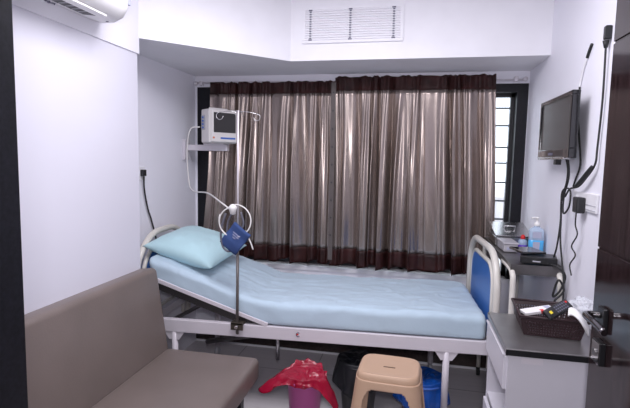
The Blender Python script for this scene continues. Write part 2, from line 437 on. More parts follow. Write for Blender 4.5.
# ------------------------------------------------------------------ hospital bed
BED = thing('hospital_bed', 'white hospital bed with raised backrest and light blue sheet along the window', 'bed', (0.440, 2.49, 0), math.radians(3.5))
BL, BW = 1.950, 0.738
RZ0, RZ1 = 0.448, 0.522
bm = new()
box(bm, (-BL, 0, RZ0), (-0.005, 0.035, RZ1), 0.004); box(bm, (-BL, BW-0.035, RZ0), (-0.005, BW, RZ1), 0.004)
for x in (-BL+0.02, -1.22, -0.62, -0.06): box(bm, (x-0.02, 0.035, RZ0+0.005), (x+0.02, BW-0.035, RZ1-0.02))
obj('bed_frame', bm, M['white'], BED)
bm = new(); disc_text_c(bm, (-1.020, -0.001, 0.487), 0.011, 0.0022, 0.002)
obj('letter_mark', bm, M['mark'], BED, 'small dark C on the white rail')
bm = new(); box(bm, (-1.029, -0.0018, 0.483), (-1.019, -0.0002, 0.492)); obj('letter_dot', bm, M['red'], BED, 'red spot within the C')
for x in (-1.745, -0.222):
    for y in (0.018, BW-0.018):
        bm = new(); tube(bm, [(x, y, 0.075), (x, y, RZ0+0.005)], 0.018, 14)
        o = obj('leg', bm, M['white'], BED)
        bm = new()
        pr = [(-0.062, RZ0+0.002), (0.062, RZ0+0.002), (0.030, RZ0-0.045), (-0.030, RZ0-0.045)]
        va = [bm.verts.new((x+a, y-0.012, b)) for a, b in pr]; vb = [bm.verts.new((x+a, y+0.012, b)) for a, b in pr]
        bm.faces.new(va); bm.faces.new(vb[::-1])
        for i in range(4): bm.faces.new((va[i], va[(i+1) % 4], vb[(i+1) % 4], vb[i]))
        obj('gusset', bm, M['white'], o)
        bm = new(); tube(bm, [(x-0.012, y, 0.034), (x+0.012, y, 0.034)], 0.034, 18); obj('caster', bm, M['greyplastic'], o, 'grey caster wheel')
# platform and raised backrest
HX, HZ, BA = -1.195, 0.527, math.radians(18.5)
bm = new(); box(bm, (HX+0.01, 0.03, RZ1-0.012), (-0.03, BW-0.03, RZ1-0.002)); obj('platform', bm, M['mesh'], BED, 'dark flat mattress platform')
Rb = Matrix.Rotation(BA, 3, 'Y')
bm = new()
pv = (HX, 0, HZ)
for y in (0.0, BW-0.028): box(bm, (HX-0.75, y, HZ-0.012), (HX, y+0.028, HZ+0.012), 0.003, rot=Rb, piv=pv)
box(bm, (HX-0.75, 0.028, HZ-0.012), (HX-0.722, BW-0.028, HZ+0.012), 0.003, rot=Rb, piv=pv)
o = obj('backrest_frame', bm, M['white'], BED)
bm = new(); box(bm, (HX-0.722, 0.028, HZ-0.012), (HX, BW-0.028, HZ-0.004), rot=Rb, piv=pv); box(bm, (HX-0.70, 0.03, HZ-0.062), (HX-0.05, 0.05, HZ-0.012), rot=Rb, piv=pv); box(bm, (HX-0.70, BW-0.05, HZ-0.062), (HX-0.05, BW-0.03, HZ-0.012), rot=Rb, piv=pv); box(bm, (HX-0.70, 0.05, HZ-0.062), (HX-0.68, BW-0.05, HZ-0.012), rot=Rb, piv=pv); obj('backrest_panel', bm, M['mesh'], o, 'dark underside of the backrest')
for y in (0.12, BW-0.12): tb('backrest_strut', [(HX-0.62, y, 0.47), (HX-0.42, y, 0.585), (HX-0.34, y, 0.60)], 0.012, M['darksteel'], BED, seg=8)
tb('crank_rod', [(-1.66, 0.30, 0.28), (-1.30, 0.12, 0.42), (-1.14, 0.12, 0.455)], 0.016, M['darksteel'], BED)
tb('crank_tube', [(-1.20, 0.30, 0.20), (-1.20, 0.30, 0.45)], 0.012, M['chrome'], BED)
# mattress: rounded slab that bends up at the hinge
MT = 0.127
def mpos(s, y, h):                       # s from 0 (foot) to 1 (head); y across; h height above the platform
    d = s*1.895
    k0 = 1.13
    rad = 0.25
    if d < k0: x, z, a = -0.02-d, 0.524, 0
    else:
        t = d-k0; aa = min(BA, t/rad); 
        x = -0.02-k0-rad*math.sin(aa); z = 0.524+rad*(1-math.cos(aa)); a = aa
        rem = max(0, t-rad*BA); x -= rem*math.cos(BA); z += rem*math.sin(BA)
    return Vector((x-h*math.sin(a)*-1*-1, y, z+h*math.cos(a)))
bm = new()
sec = []
cr = 0.036
def rr(y0, y1, h0, h1, r, n=5):
    out = []
    for cx, cz, a0 in ((y1-r, h0+r*0.4, -90), (y1-r, h1-r, 0), (y0+r, h1-r, 90), (y0+r, h0+r*0.4, 180)):
        for k in range(n+1):
            a = math.radians(a0+90*k/n)
            rz = r*0.4 if a0 in (-90, 180) else r
            out.append((cx+math.cos(a)*r, cz+math.sin(a)*rz))
    res = []
    for i in range(len(out)):
        a, b = out[i], out[(i+1) % len(out)]
        dd = math.hypot(b[0]-a[0], b[1]-a[1]); q = max(1, int(dd/0.014))
        for k in range(q): res.append((a[0]+(b[0]-a[0])*k/q, a[1]+(b[1]-a[1])*k/q))
    return res
N = 190; rings = []
for i in range(N+1):
    s = i/N
    e = min(s, 1-s)*1.93
    inset = cr*(1-math.sqrt(max(0, 1-((cr-min(e, cr))/cr)**2)))
    ring = []
    for (y, hgt) in rr(0.006+inset, BW-0.006-inset, 0, MT-inset, cr):
        wv = 0.0
        if hgt > 0.02:
            wv = 0.005*noise.noise(Vector((s*9, y*7, 1.3)))+0.009*abs(noise.noise(Vector((s*6+y*6, y*13-s*3, 4.1))))+0.004*noise.noise(Vector((s*16+y*9, y*22, 6)))
            dfoot = abs(y-0.03)
            wv += 0.006*max(0, 0.35-abs(noise.noise(Vector((s*3.5-y*2.2, y*9+s*4, 9.7)))))/0.35*noise.noise(Vector((s*4, y*3, 3)))*1.6
            for q_, (fx, fy, gx, gy) in enumerate(((7, 5, 4.0, -16), (5, 16, 6.5, 4), (9, -8, 3.0, 12))):
                nv = noise.noise(Vector((s*fx+y*gx, y*fy+s*gy*0.5, 11.0+q_*5)))
                wv += 0.0055*max(0, 0.13-abs(nv))/0.13*(0.5+noise.noise(Vector((s*4, y*4, q_+20.0))))
            wv += 0.003*noise.noise(Vector((s*40, y*4+s*8, 2)))*max(0, 1-dfoot/0.4)
        side = -0.008*noise.noise(Vector((s*14, hgt*10, 8))) if y < 0.02 else 0
        ring.append(bm.verts.new(mpos(s, y+side*0.6, hgt+wv)))
    rings.append(ring)
n = len(rings[0])
for i in range(N):
    for k in range(n):
        f = bm.faces.new((rings[i][k], rings[i][(k+1) % n], rings[i+1][(k+1) % n], rings[i+1][k])); f.smooth = True
bm.faces.new(rings[0]); bm.faces.new(rings[-1][::-1])
obj('mattress', bm, M['sheet'], BED, 'mattress under a creased light blue sheet')
def arch(x, y0, y1, z0, z1, r, n=8):
    pts = [(x, y0, z0)]
    for cy, a0, sgn in ((y0+r, 180, -1), (y1-r, 90, -1)):
        for k in range(n+1):
            a = math.radians(a0-90*k/n); pts.append((x, cy+math.cos(a)*r, z1-r+math.sin(a)*r))
    pts.append((x, y1, z0))
    return pts
def endboard(name, x, sg, top, rad, pz):
    tb_ = new(); tube(tb_, arch(x, 0.0, BW, 0.30, top, rad), 0.019, 12)
    f = obj(name, tb_, M['cream'], BED, 'cream bent tube end frame with blue panel' if sg > 0 else 'cream bent tube end frame')
    b2 = new(); tube(b2, arch(x, 0.085, BW-0.085, 0.34, top-0.075, rad-0.08), 0.013, 10); box(b2, (x-0.012, 0.0, 0.47), (x+0.012, BW, 0.505))
    obj('inner_tube', b2, M['cream'], f)
    b3 = new(); prof = arch(x, 0.092, BW-0.092, pz, top-0.085, rad-0.085)
    va = [b3.verts.new((x-0.007, p[1], p[2])) for p in prof]; vb = [b3.verts.new((x+0.007, p[1], p[2])) for p in prof]
    b3.faces.new(va); b3.faces.new(vb[::-1])
    for i in range(len(prof)): b3.faces.new((va[i], va[(i+1) % len(va)], vb[(i+1) % len(va)], vb[i]))
    obj('board_panel', b3, M['blue'], f, 'blue panel')
    return f
endboard('footboard', 0.012, 1, 0.982, 0.20, 0.49)
endboard('headboard', -BL-0.028, -1, 0.985, 0.30, 0.74)

# pillow on the raised end
def pillow():
    bm = new(); n = 40
    hw_, hh_ = 0.225, 0.265
    for side in (1, -1):
        def fn(u, v):
            a, b = u*2-1, v*2-1
            pin = 1-0.10*(a*a*(1-b*b) + 0)*0.9
            x = a*hw_*(1-0.09*(1-a*a)*0 - 0.10*(1-(b*b))*(abs(a)**3)*0.9*-0 - 0.07*(1-b*b)*abs(a))
            y = b*hh_*(1-0.09*(1-a*a)*abs(b))
            th = (max(0, (1-abs(a)**2.6))*max(0, (1-abs(b)**2.6)))**0.55
            z = side*0.085*th
            z += 0.006*noise.noise(Vector((a*3, b*3, side*2)))*th + 0.004*noise.noise(Vector((a*9+b*4, b*7, side)))*th
            return Vector((x, y, z))
        grid(bm, n, n, fn)
    bmesh.ops.remove_doubles(bm, verts=bm.verts[:], dist=0.0008)
    return bm
o = obj('pillow', pillow(), M['pillow'])
tag(o, 'pale aqua pillow leaning on the raised head of the bed', 'pillow')
o.location = (-1.305, 2.71, 0.892)
o.rotation_euler = (Matrix.Rotation(math.radians(3.5), 4, 'Z') @ Matrix.Rotation(math.radians(13), 4, 'Y') @ Matrix.Rotation(math.radians(6), 4, 'X') @ Matrix.Rotation(math.radians(-5), 4, 'Z')).to_euler()

# ------------------------------------------------------------------ drip pole clamped to the rail, cuff hanging on it
IV = thing('drip_pole', 'slim drip pole clamped to the near bed rail, white above and grey below', 'drip pole', (-0.921, 2.396, 0.44))
tb('lower_pole', [(0, 0, 0.03), (0, 0, 0.60)], 0.0085, M['poledark'], IV, label='grey brown lower pole')
tb('upper_pole', [(0, 0, 0.60), (0, 0, 1.262)], 0.0050, M['white'], IV)
bm = new()
pts = []
for k in range(13): a = math.radians(-20+k*25); pts.append((-0.100-0.018*math.cos(a)*1, 0.0, 1.205-0.018+0.018*math.sin(a)))
pts = [(-0.085, 0, 1.195)] + [(-0.100+0.018*math.cos(math.radians(a)), 0, 1.205+0.018*math.sin(math.radians(a))-0.012) for a in range(0, -300, -30)]
tube(bm, [(0.0, 0, 1.258), (-0.06, 0, 1.258), (-0.105, 0, 1.254)] + [(-0.105+0.02*math.cos(math.radians(a)), 0, 1.234+0.02*math.sin(math.radians(a))) for a in range(90, 380, 30)], 0.0021, 6)
tube(bm, [(0.0, 0, 1.258), (0.06, 0, 1.254), (0.105, 0, 1.244)] + [(0.105-0.018*math.cos(math.radians(a)), 0, 1.226+0.018*math.sin(math.radians(a))) for a in range(90, 380, 30)], 0.0021, 6)
tube(bm, [(0, -0.045, 1.236), (0, -0.03, 1.258), (0, 0.06, 1.258), (0, 0.075, 1.236)], 0.0021, 6)
obj('bag_hooks', bm, M['steel'], IV, 'wire hooks at the top')
bm = new(); box(bm, (-0.036, -0.012, 0.054), (0.036, -0.001, 0.096), 0.003); box(bm, (-0.036, -0.012, 0.084), (0.036, 0.04, 0.098), 0.002)
cl = obj('clamp', bm, M['clampmetal'], IV, 'dark bronze clamp')
tb('clamp_screw', [(0, -0.022, 0.074), (0, -0.012, 0.074)], 0.010, M['chrome'], cl)

CUFF = thing('blood_pressure_cuff', 'navy blood pressure cuff with coiled tubing hung on the drip pole', 'blood pressure cuff', (-0.921, 2.376, 1.020))
bm = new()
def cuffpt(u, v):
    a, b = u*2-1, v*2-1
    th = math.radians(38)
    x = a*0.056; z = b*0.072
    return Vector((x*math.cos(th)-z*-math.sin(th)*1, -0.012-0.010*(1-a*a)+0.004*math.sin(5*b), -x*math.sin(th)+z*math.cos(th)-0.005))
grid(bm, 12, 12, cuffpt); o = obj('cuff', bm, M['cuff'], CUFF, solid=0.014)
bm = new()
th = math.radians(38)
for k, (a0, a1, b) in enumerate(((-0.026, 0.020, 0.024), (-0.020, 0.022, 0.012), (-0.012, 0.008, 0.000))):
    vs = box(bm, (a0, -0.034, b-0.0012), (a1, -0.031, b+0.0012))
    for v in vs:
        x, z = v.co.x, v.co.z
        v.co = Vector((x*math.cos(th)+z*math.sin(th), v.co.y, -x*math.sin(th)+z*math.cos(th)))
obj('cuff_print', bm, M['sticker'], o, 'pale printed lines')
bm = new()
tube(bm, [(-0.005+0.092*math.cos(math.radians(a)), -0.012+0.006*math.sin(a*0.02), 0.092+0.088*math.sin(math.radians(a))) for a in range(-200, 90, 12)] +
     [(-0.005+0.085*math.cos(math.radians(a)), -0.022, 0.085+0.082*math.sin(math.radians(a))) for a in range(90, 330, 12)], 0.0036, 8)
tube(bm, [(0.055, -0.01, 0.04), (0.085, -0.012, -0.02), (0.10, -0.012, -0.06)], 0.004, 8, 5)
obj('coiled_tubing', bm, M['tubing'], CUFF, 'white coiled tubing')
bm = new()
tube(bm, [(-0.055, -0.014, 0.13), (-0.082, -0.016, 0.04), (-0.075, -0.018, -0.04), (-0.045, -0.02, -0.075), (-0.01, -0.012, -0.07)], 0.006, 8, 6)
tube(bm, [(-0.02, -0.010, 0.135), (-0.045, -0.012, 0.08), (-0.05, -0.012, 0.0)], 0.005, 8, 6)
tube(bm, [(0.03, -0.012, 0.14), (0.045, -0.012, 0.08), (0.03, -0.014, 0.04)], 0.006, 8, 6)
obj('dark_hose', bm, M['hose'], CUFF, 'grey rubber hose')
bm = new(); lathe(bm, [(0.002, -0.03), (0.014, -0.026), (0.020, 0.0), (0.024, 0.012), (0.010, 0.026), (0.002, 0.028)], (-0.012, -0.022, 0.155), 20)
obj('valve', bm, M['plasticwhite'], CUFF, 'white plastic valve')

# ------------------------------------------------------------------ patient monitor on a wall arm
ARM = thing('wall_bracket', 'white wall arm holding up the patient monitor beside the window', 'wall bracket', (XL, 3.175, 1.505))
bx('wall_plate', (0, -0.045, -0.075), (0.022, 0.035, 0.072), M['white'], ARM, 0.003)
bx('arm_bar', (0.022, -0.020, -0.008), (0.335, 0.020, 0.034), M['white'], ARM, 0.004)
bx('arm_shelf', (0.17, -0.06, 0.034), (0.32, 0.06, 0.044), M['white'], ARM, 0.002)
MON = thing('patient_monitor', 'boxy cream patient monitor with dark screen on the wall arm', 'patient monitor', (-1.345, 3.115, 1.549), math.radians(52))
# local: front faces -y
bm = new(); box(bm, (-0.11, -0.075, 0.0), (0.11, 0.045, 0.232), 0.012, 3); obj('monitor_body', bm, M['monitor'], MON)
bm = new()
box(bm, (-0.10, -0.087, 0.008), (0.10, -0.072, 0.226), 0.005); f = obj('front_bezel', bm, M['monitor'], MON)
bx('screen', (-0.082, -0.0885, 0.072), (0.088, -0.0865, 0.207), M['screen'], f, label='dark screen')
bx('key_row', (-0.03, -0.0885, 0.028), (0.085, -0.0865, 0.040), M['bluemark'], f, label='row of blue keys')
bx('alarm_light', (-0.088, -0.0885, 0.030), (-0.076, -0.0865, 0.042), M['orange'], f, label='orange button')
bm = new(); box(bm, (-0.1125, -0.02, 0.09), (-0.1095, 0.035, 0.19)); obj('socket_panel', bm, M['greyplastic'], MON, 'grey connector panel on the side')
bm = new()
for k in range(4): tube(bm, [(-0.118, 0.008, 0.105+k*0.023), (-0.111, 0.008, 0.105+k*0.023)], 0.007, 10)
obj('connector', bm, M['bluemark'], MON, 'small blue connectors', )
bm = new(); tube(bm, [(-0.07, 0, 0.228), (-0.07, 0, 0.24), (0.07, 0, 0.24), (0.07, 0, 0.228)], 0.006, 8); obj('carry_handle', bm, M['monitor'], MON)
tag(tb('monitor_cable', [(-1.455, 3.055, 1.66), (-1.52, 3.04, 1.64), (-1.55, 3.05, 1.50), (-1.54, 3.05, 1.30), (-1.47, 2.97, 1.22), (-1.26, 2.75, 1.225), (-1.06, 2.48, 1.20), (-0.955, 2.385, 1.165)], 0.0045, M['tubing'], smooth=8),
    'thin white cable looping from the patient monitor down to the cuff', 'cable')

# ------------------------------------------------------------------ split air conditioner high on the left wall
AC = thing('air_conditioner', 'white split air conditioner high on the left wall', 'air conditioner', (-1.406, 1.495, 2.022))
bm = new()
prof = [(0.0, 0.02), (0.06, 0.0), (0.12, 0.0), (0.165, 0.018), (0.19, 0.055), (0.195, 0.12), (0.185, 0.2), (0.15, 0.262), (0.10, 0.28), (0.0, 0.28)]
NY = 28; rings = []
for i in range(NY+1):
    t = i/NY*2-1
    y = t*0.44
    q = max(0, (abs(t)-0.80)/0.20)
    sc = math.sqrt(max(0.0, 1-q*q*0.92))
    rings.append([bm.verts.new((px*sc if px > 0 else 0, y, 0.14+(pz-0.14)*(0.55+0.45*sc))) for px, pz in prof])
for i in range(NY):
    for k in range(len(prof)):
        k2 = (k+1) % len(prof)
        f = bm.faces.new((rings[i][k], rings[i][k2], rings[i+1][k2], rings[i+1][k])); f.smooth = True
bm.faces.new(rings[0]); bm.faces.new(rings[-1][::-1])
obj('ac_body', bm, M['acwhite'], AC, smooth=True)
bm = new()
va = [bm.verts.new((x, y, z)) for x, y, z in ((0.068, -0.40, -0.002), (0.119, -0.40, -0.002), (0.119, 0.27, -0.002), (0.068, 0.24, -0.002))]
vb = [bm.verts.new((v.co.x, v.co.y, v.co.z+0.004)) for v in va]
bm.faces.new(va); bm.faces.new(vb)
for i in range(4): bm.faces.new((va[i], va[(i+1) % 4], vb[(i+1) % 4], vb[i]))
o = obj('air_outlet', bm, M['black'], AC, 'dark air outlet slot')
bm = new(); box(bm, (0.121, -0.41, -0.006), (0.150, 0.28, 0.004), 0.003, rot=Matrix.Rotation(math.radians(-12), 3, 'Y')); obj('flap', bm, M['acwhite'], AC)
for k in range(5): bx('swing_vane', (0.074, 0.06+k*0.035, -0.004), (0.113, 0.064+k*0.035, -0.0015), M['greyplastic'], o)
bm = new(); box(bm, (0.165, 0.355, 0.075), (0.1855, 0.395, 0.112), 0.001); obj('rating_sticker', bm, M['sticker'], AC, 'grey square sticker')
bm = new(); box(bm, (0.096, 0.345, -0.002), (0.106, 0.353, 0.012), 0.001); obj('indicator', bm, M['mark'], AC, 'small dark indicator')
bm = new(); tube(bm, [(0.052, 0.06, -0.001), (0.040, 0.068, -0.001), (0.050, 0.082, -0.001), (0.034, 0.088, -0.001), (0.050, 0.104, -0.001), (0.040, 0.116, -0.001)], 0.0022, 6, 5)
obj('brand_mark', bm, M['mark'], AC, 'small dark curly marking')

# ------------------------------------------------------------------ sofa
SOFA = thing('sofa', 'taupe leatherette sofa bench with a high plain back against the left wall', 'sofa', (-1.0, 1.5, 0))
bm = new(); box(bm, (-0.27, -0.78, 0.295), (0.262, 0.75, 0.418), 0.028, 4); obj('seat', bm, M['leather'], SOFA, smooth=True)
bm = new(); box(bm, (-0.375, -0.78, 0.36), (-0.258, 0.765, 0.862), 0.030, 5, rot=Matrix.Rotation(math.radians(-8.5), 3, 'Y'), piv=(-0.258, 0, 0.40)); obj('backrest', bm, M['leather'], SOFA, smooth=True)
bm = new(); box(bm, (-0.30, -0.74, 0.255), (0.215, 0.70, 0.297)); obj('base_frame', bm, M['black'], SOFA, 'dark frame under the seat')
for x in (-0.26, 0.185):
    for y in (-0.70, 0.64): bx('leg', (x-0.022, y-0.022, 0), (x+0.022, y+0.022, 0.258), M['black'], SOFA, 0.003, 'black leg')

# ------------------------------------------------------------------ bins and liners under the bed
def bucket(root, r0, r1, h, mt, name='bucket', label=None):
    bm = new(); lathe(bm, [(r0*0.96, 0.0), (r0, 0.004), (r1, h-0.012), (r1+0.006, h-0.010), (r1+0.006, h), (r1-0.003, h), (r0-0.004, 0.008), (0.001, 0.008)], (0, 0, 0), 40)
    return obj(name, bm, mt, root, label)
def liner(root, rim, h, fall, mt, seed, reach, label):
    bm = new(); nU, nV = 96, 22
    def fn(u, v):
        a = 2*PI*u
        R = reach(a)
        if v < 0.3:                       # bunched over the mouth
            t = v/0.3; r = (rim-0.005)*t; z = h+0.015+(0.022*noise.noise(Vector((t*math.cos(a)*3.2, t*math.sin(a)*3.2, seed)))+0.012*noise.noise(Vector((t*math.cos(a)*7, t*math.sin(a)*7, seed+3))))*(1-t**3)
        else:
            t = (v-0.3)/0.7; r = rim-0.005+(R-rim+0.01)*t**0.9; z = h+0.015+0.012*math.sin(PI*min(1, t*2.2)) - fall(a)*t**1.5
        nn = noise.noise(Vector((math.cos(a)*2.2, math.sin(a)*2.2, v*3+seed)))
        pl = math.sin(a*11+seed+2*nn)*0.006*v + math.sin(a*23+3*nn)*0.003*v
        k_ = max(0, (v-0.25)/0.75); r += 0.012*nn*k_+pl*k_; z += 0.016*nn*min(1, k_*2) + pl*0.8*k_
        return Vector((r*math.cos(a), r*math.sin(a), z))
    vs = grid(bm, nU, nV, fn)
    bmesh.ops.remove_doubles(bm, verts=[v for v in vs[0]+vs[-1]], dist=0.0005)
    return obj('bin_liner', bm, mt, root, label, solid=0.002)
B1 = thing('waste_bin', 'magenta waste bin with a red liner folded over its rim before the bed', 'waste bin', (-0.492, 2.235, 0))
bucket(B1, 0.066, 0.090, 0.345, M['magenta'])
def lob(a, c, w): 
    d = (a-c+PI) % (2*PI)-PI
    return math.exp(-(d/w)**2)
reach = lambda a: 0.100+0.125*lob(a, math.radians(192), 0.48)+0.085*lob(a, math.radians(-14), 0.36)+0.02*lob(a, math.radians(60), 0.5)
fall = lambda a: 0.012+0.085*lob(a, math.radians(192), 0.5)+0.125*lob(a, math.radians(-14), 0.42)+0.012*lob(a, math.radians(270), 0.6)-0.04*lob(a, math.radians(110), 0.9)
liner(B1, 0.092, 0.345, fall, M['redbag'], 2.0, reach, 'glossy red plastic liner')
B2 = thing('waste_bin', 'black waste bin with a black liner behind the stool', 'waste bin', (-0.255, 2.60, 0))
bucket(B2, 0.09, 0.115, 0.30, M['black'])
liner(B2, 0.117, 0.30, lambda a: 0.16+0.03*math.sin(3*a), M['blackbag'], 5.0, lambda a: 0.135+0.012*math.sin(2*a+1), 'black plastic liner')
B3 = thing('waste_bin', 'waste bin wrapped in a blue liner between the stool and bed leg', 'waste bin', (0.105, 2.60, 0))
bucket(B3, 0.09, 0.115, 0.235, M['bluemark'])
liner(B3, 0.117, 0.235, lambda a: 0.15+0.03*math.sin(3*a), M['bluebag'], 9.0, lambda a: 0.135+0.014*math.sin(2*a+1), 'shiny blue plastic liner')

# ------------------------------------------------------------------ plastic stool
ST = thing('plastic_stool', 'beige plastic stool with arched openings standing before the bed', 'stool', (-0.068, 2.185, 0), math.radians(-3))
HS = 0.476
def rsq(a, hx, hy, e=5.0):
    c, s = math.cos(a), math.sin(a)
    k = (abs(c)**e+abs(s)**e)**(-1/e)
    return c*k*hx, s*k*hy
bm = new()
NA, NVs = 240, 72
def stool_r(z): return 0.142+(HS-z)*0.135
def sfn(u, v):
    z = HS-0.032-(HS-0.032)*v
    x, y = rsq(2*PI*u+PI/4, stool_r(z)*1.0, stool_r(z)*0.86)
    return Vector((x, y, z))
def cut(i, j):
    a = 2*PI*(i+0.5)/NA+PI/4
    x, y = rsq(a, 1, 1)
    z = HS-0.032-(HS-0.032)*(j+0.5)/NVs
    s = y if abs(x) > abs(y) else x
    s = abs(s)
    # arched opening: narrow at the top, feet left at the corners
    top = 0.408
    w = 0.66 if z < top-0.07 else 0.66-0.28*(1-math.sqrt(max(0, 1-((z-(top-0.07))/0.07)**2))) 
    return z < top and s < w and z > -1
grid(bm, NA, NVs, sfn, skip=cut)
bmesh.ops.remove_doubles(bm, verts=bm.verts[:], dist=0.0006)
obj('stool_body', bm, M['beige'], ST, solid=0.007)
bm = new()
nr = 10
def tfn(u, v):
    a = 2*PI*u+PI/4
    if v < 0.7:
        k = v/0.7; r = 0.131*k; z = HS-0.003+0.003*k**6 - 0.004*(1-k**4)
    else:
        q = (v-0.7)/0.3*PI/2; r = 0.131+(stool_r(HS-0.032)-0.131)*math.sin(q); z = HS-0.032+0.032*math.cos(q)
    x, y = rsq(a, r, r*0.86, 5.0 if v > 0.5 else 4)
    return Vector((x, y, z))
grid(bm, NA, 24, tfn)
bmesh.ops.remove_doubles(bm, verts=bm.verts[:], dist=0.0005)
o = obj('stool_top', bm, M['beige'], ST)
bx('grip_slot', (-0.028, -0.012, HS-0.0075), (0.028, -0.004, HS-0.0055), M['slot'], o, 0.0005, 'dark grip slot')

# ------------------------------------------------------------------ bedside locker
LK = thing('bedside_locker', 'white bedside locker with grey steel top by the open door', 'cabinet', (0.360, 1.705, 0))
LWx, LD, LH = 0.360, 0.40, 0.80
bm = new()
box(bm, (0.0, 0.0, 0.06), (LWx, 0.014, LH-0.022)); box(bm, (0.0, LD-0.014, 0.06), (LWx, LD, LH-0.022))
box(bm, (LWx-0.014, 0.014, 0.06), (LWx, LD-0.014, LH-0.022))
box(bm, (0.0, 0.014, 0.06), (LWx-0.014, LD-0.014, 0.075)); box(bm, (0.004, 0.014, 0.435), (LWx-0.014, LD-0.014, 0.447)); box(bm, (0.004, 0.014, 0.680), (LWx-0.014, LD-0.014, 0.688))
obj('locker_body', bm, M['locker'], LK)
bm = new(); box(bm, (-0.010, -0.008, LH-0.024), (LWx+0.002, LD+0.004, LH), 0.003); o = obj('locker_top', bm, M['lockertop'], LK, 'dull grey steel top')
bm = new(); box(bm, (-0.0105, -0.0095, LH-0.024), (LWx+0.002, -0.0075, LH-0.004)); obj('edge_strip', bm, M['black'], o, 'dark front edge strip')
d = bx('drawer', (-0.012, 0.012, 0.640), (0.005, LD-0.012, LH-0.036), M['locker'], LK, 0.003)
bx('drawer_lip', (-0.016, 0.012, 0.762), (-0.010, LD-0.012, 0.770), M['locker'], d)
bm = new(); box(bm, (0.005, 0.018, 0.690), (0.30, LD-0.018, 0.745)); obj('drawer_box', bm, M['locker'], d)
d = bx('door', (-0.012, 0.012, 0.075), (0.003, LD-0.012, 0.425), M['locker'], LK, 0.003)
bx('handle', (-0.020, 0.05, 0.30), (-0.012, 0.062, 0.36), M['chrome'], d, 0.002)
for x in (0.02, LWx-0.02):
    for y in (0.02, LD-0.02): bx('foot', (x-0.015, y-0.015, 0), (x+0.015, y+0.015, 0.062), M['rubber'], LK)
bm = new(); box(bm, (0.045, -0.0012, 0.748), (0.115, 0.0, 0.768)); obj('sticker_remains', bm, M['white'], LK, 'torn white sticker remains')

# basket on the locker
BK = thing('plastic_basket', 'dark maroon perforated plastic basket on the bedside locker', 'basket', (0.547, 1.950, LH), math.radians(-4))
bm = new()
def bring(z, t): return (0.098+0.016*t, 0.100+0.014*t)
Hb = 0.070
for side in range(4):
    nh, nz = (44, 13) if side % 2 == 0 else (52, 13)
    def fn(u, v):
        hx, hy = bring(0, v); z = 0.004+Hb*v
        s = u*2-1
        return Vector(((s*hx, -hy, z), (hx, s*hy, z), (-s*hx, hy, z), (-hx, -s*hy, z))[side])
    def skip(i, j): return i % 2 == 1 and j % 2 == 1 and 0 < j < nz-2 and 1 < i < nh-2
    grid(bm, nh, nz, fn, skip, smooth=False)
obj('basket_wall', bm, M['basket'], BK, solid=0.0025)
bx('basket_floor', (-0.098, -0.100, 0), (0.098, 0.100, 0.005), M['basket'], BK, 0.001)
bm = new()
tube(bm, [(x, y, Hb+0.005) for x, y in ((-0.116, -0.116), (0.116, -0.116), (0.116, 0.116), (-0.116, 0.116))], 0.006, 8, closed=True)
obj('rim', bm, M['basket'], BK)
PK = thing('paper_packet', 'white paper packet with a red spot sticking out of the basket', 'packet', (0.512, 1.955, LH+0.064))
pr = Matrix.Rotation(math.radians(14), 3, 'Z') @ Matrix.Rotation(math.radians(-9), 3, 'Y')
bm = new(); box(bm, (-0.06, -0.026, 0), (0.06, 0.026, 0.012), 0.002, rot=pr, piv=(0, 0, 0)); obj('packet_body', bm, M['paper'], PK)
bm = new(); box(bm, (0.002, -0.0272, 0.002), (0.016, -0.01, 0.0126), rot=pr, piv=(0, 0, 0)); obj('red_spot', bm, M['red'], PK, 'red printed spot')
bm = new(); box(bm, (0.032, -0.0272, 0.002), (0.054, 0.02, 0.0126), rot=pr, piv=(0, 0, 0)); obj('grey_print', bm, M['sticker'], PK, 'grey blue print')
RM = thing('remote_control', 'black remote control leaning over the near rim of the basket', 'remote control', (0.555, 1.855, LH+0.108))
q = Matrix.Rotation(math.radians(28), 3, 'Z') @ Matrix.Rotation(math.radians(-22), 3, 'Y') @ Matrix.Rotation(math.radians(38), 3, 'X')
bm = new(); box(bm, (-0.055, -0.021, -0.008), (0.055, 0.021, 0.009), 0.006, 3, rot=q, piv=(0, 0, 0)); o = obj('remote_body', bm, M['black'], RM, smooth=True)
bm = new()
for i in range(6):
    for j in range(3): box(bm, (-0.012+i*0.009, -0.013+j*0.010, 0.008), (-0.007+i*0.009, -0.007+j*0.010, 0.0105), rot=q, piv=(0, 0, 0))
obj('keys', bm, M['mark'], o, 'grey keys')
bm = new(); box(bm, (-0.040, -0.006, 0.008), (-0.029, 0.006, 0.0108), 0.001, rot=q, piv=(0, 0, 0)); obj('yellow_key', bm, M['yellow'], o, 'yellow key')
bm = new(); box(bm, (0.040, 0.004, 0.008), (0.047, 0.012, 0.0108), 0.001, rot=q, piv=(0, 0, 0)); obj('power_key', bm, M['red'], o, 'red power key')
# clear plastic bag and white plastic strap on the locker
bm = new(); bmesh.ops.create_icosphere(bm, subdivisions=4, radius=1)
for v in bm.verts:
    n_ = v.co.normalized()
    f = 1+0.45*noise.noise(n_*2.1+Vector((3, 1, 2)))+0.30*abs(noise.noise(n_*5.0))
    v.co = Vector((n_.x*0.040*f, n_.y*0.085*f, 0.036+n_.z*0.034*f))
o = obj('plastic_bag', bm, M['clearbag']); o.location = (0.650, 1.86, LH+0.080)
tag(o, 'crumpled clear plastic bag on the basket beside the door handle', 'bag')
bm = new()
def strip(u, v):
    a = u*2.2
    return Vector((-0.030+0.062*u, -0.03*u+0.010*math.sin(3*a), 0.030-0.050*u*u+0.008*math.sin(a*2)+0.0)) + Vector((0.010*(v-0.5), 0.032*(v-0.5), 0.018*(v-0.5)))
grid(bm, 20, 4, strip); o = obj('plastic_strip', bm, M['plasticwhite'], solid=0.006); o.location = (0.606, 1.805, LH+0.085)
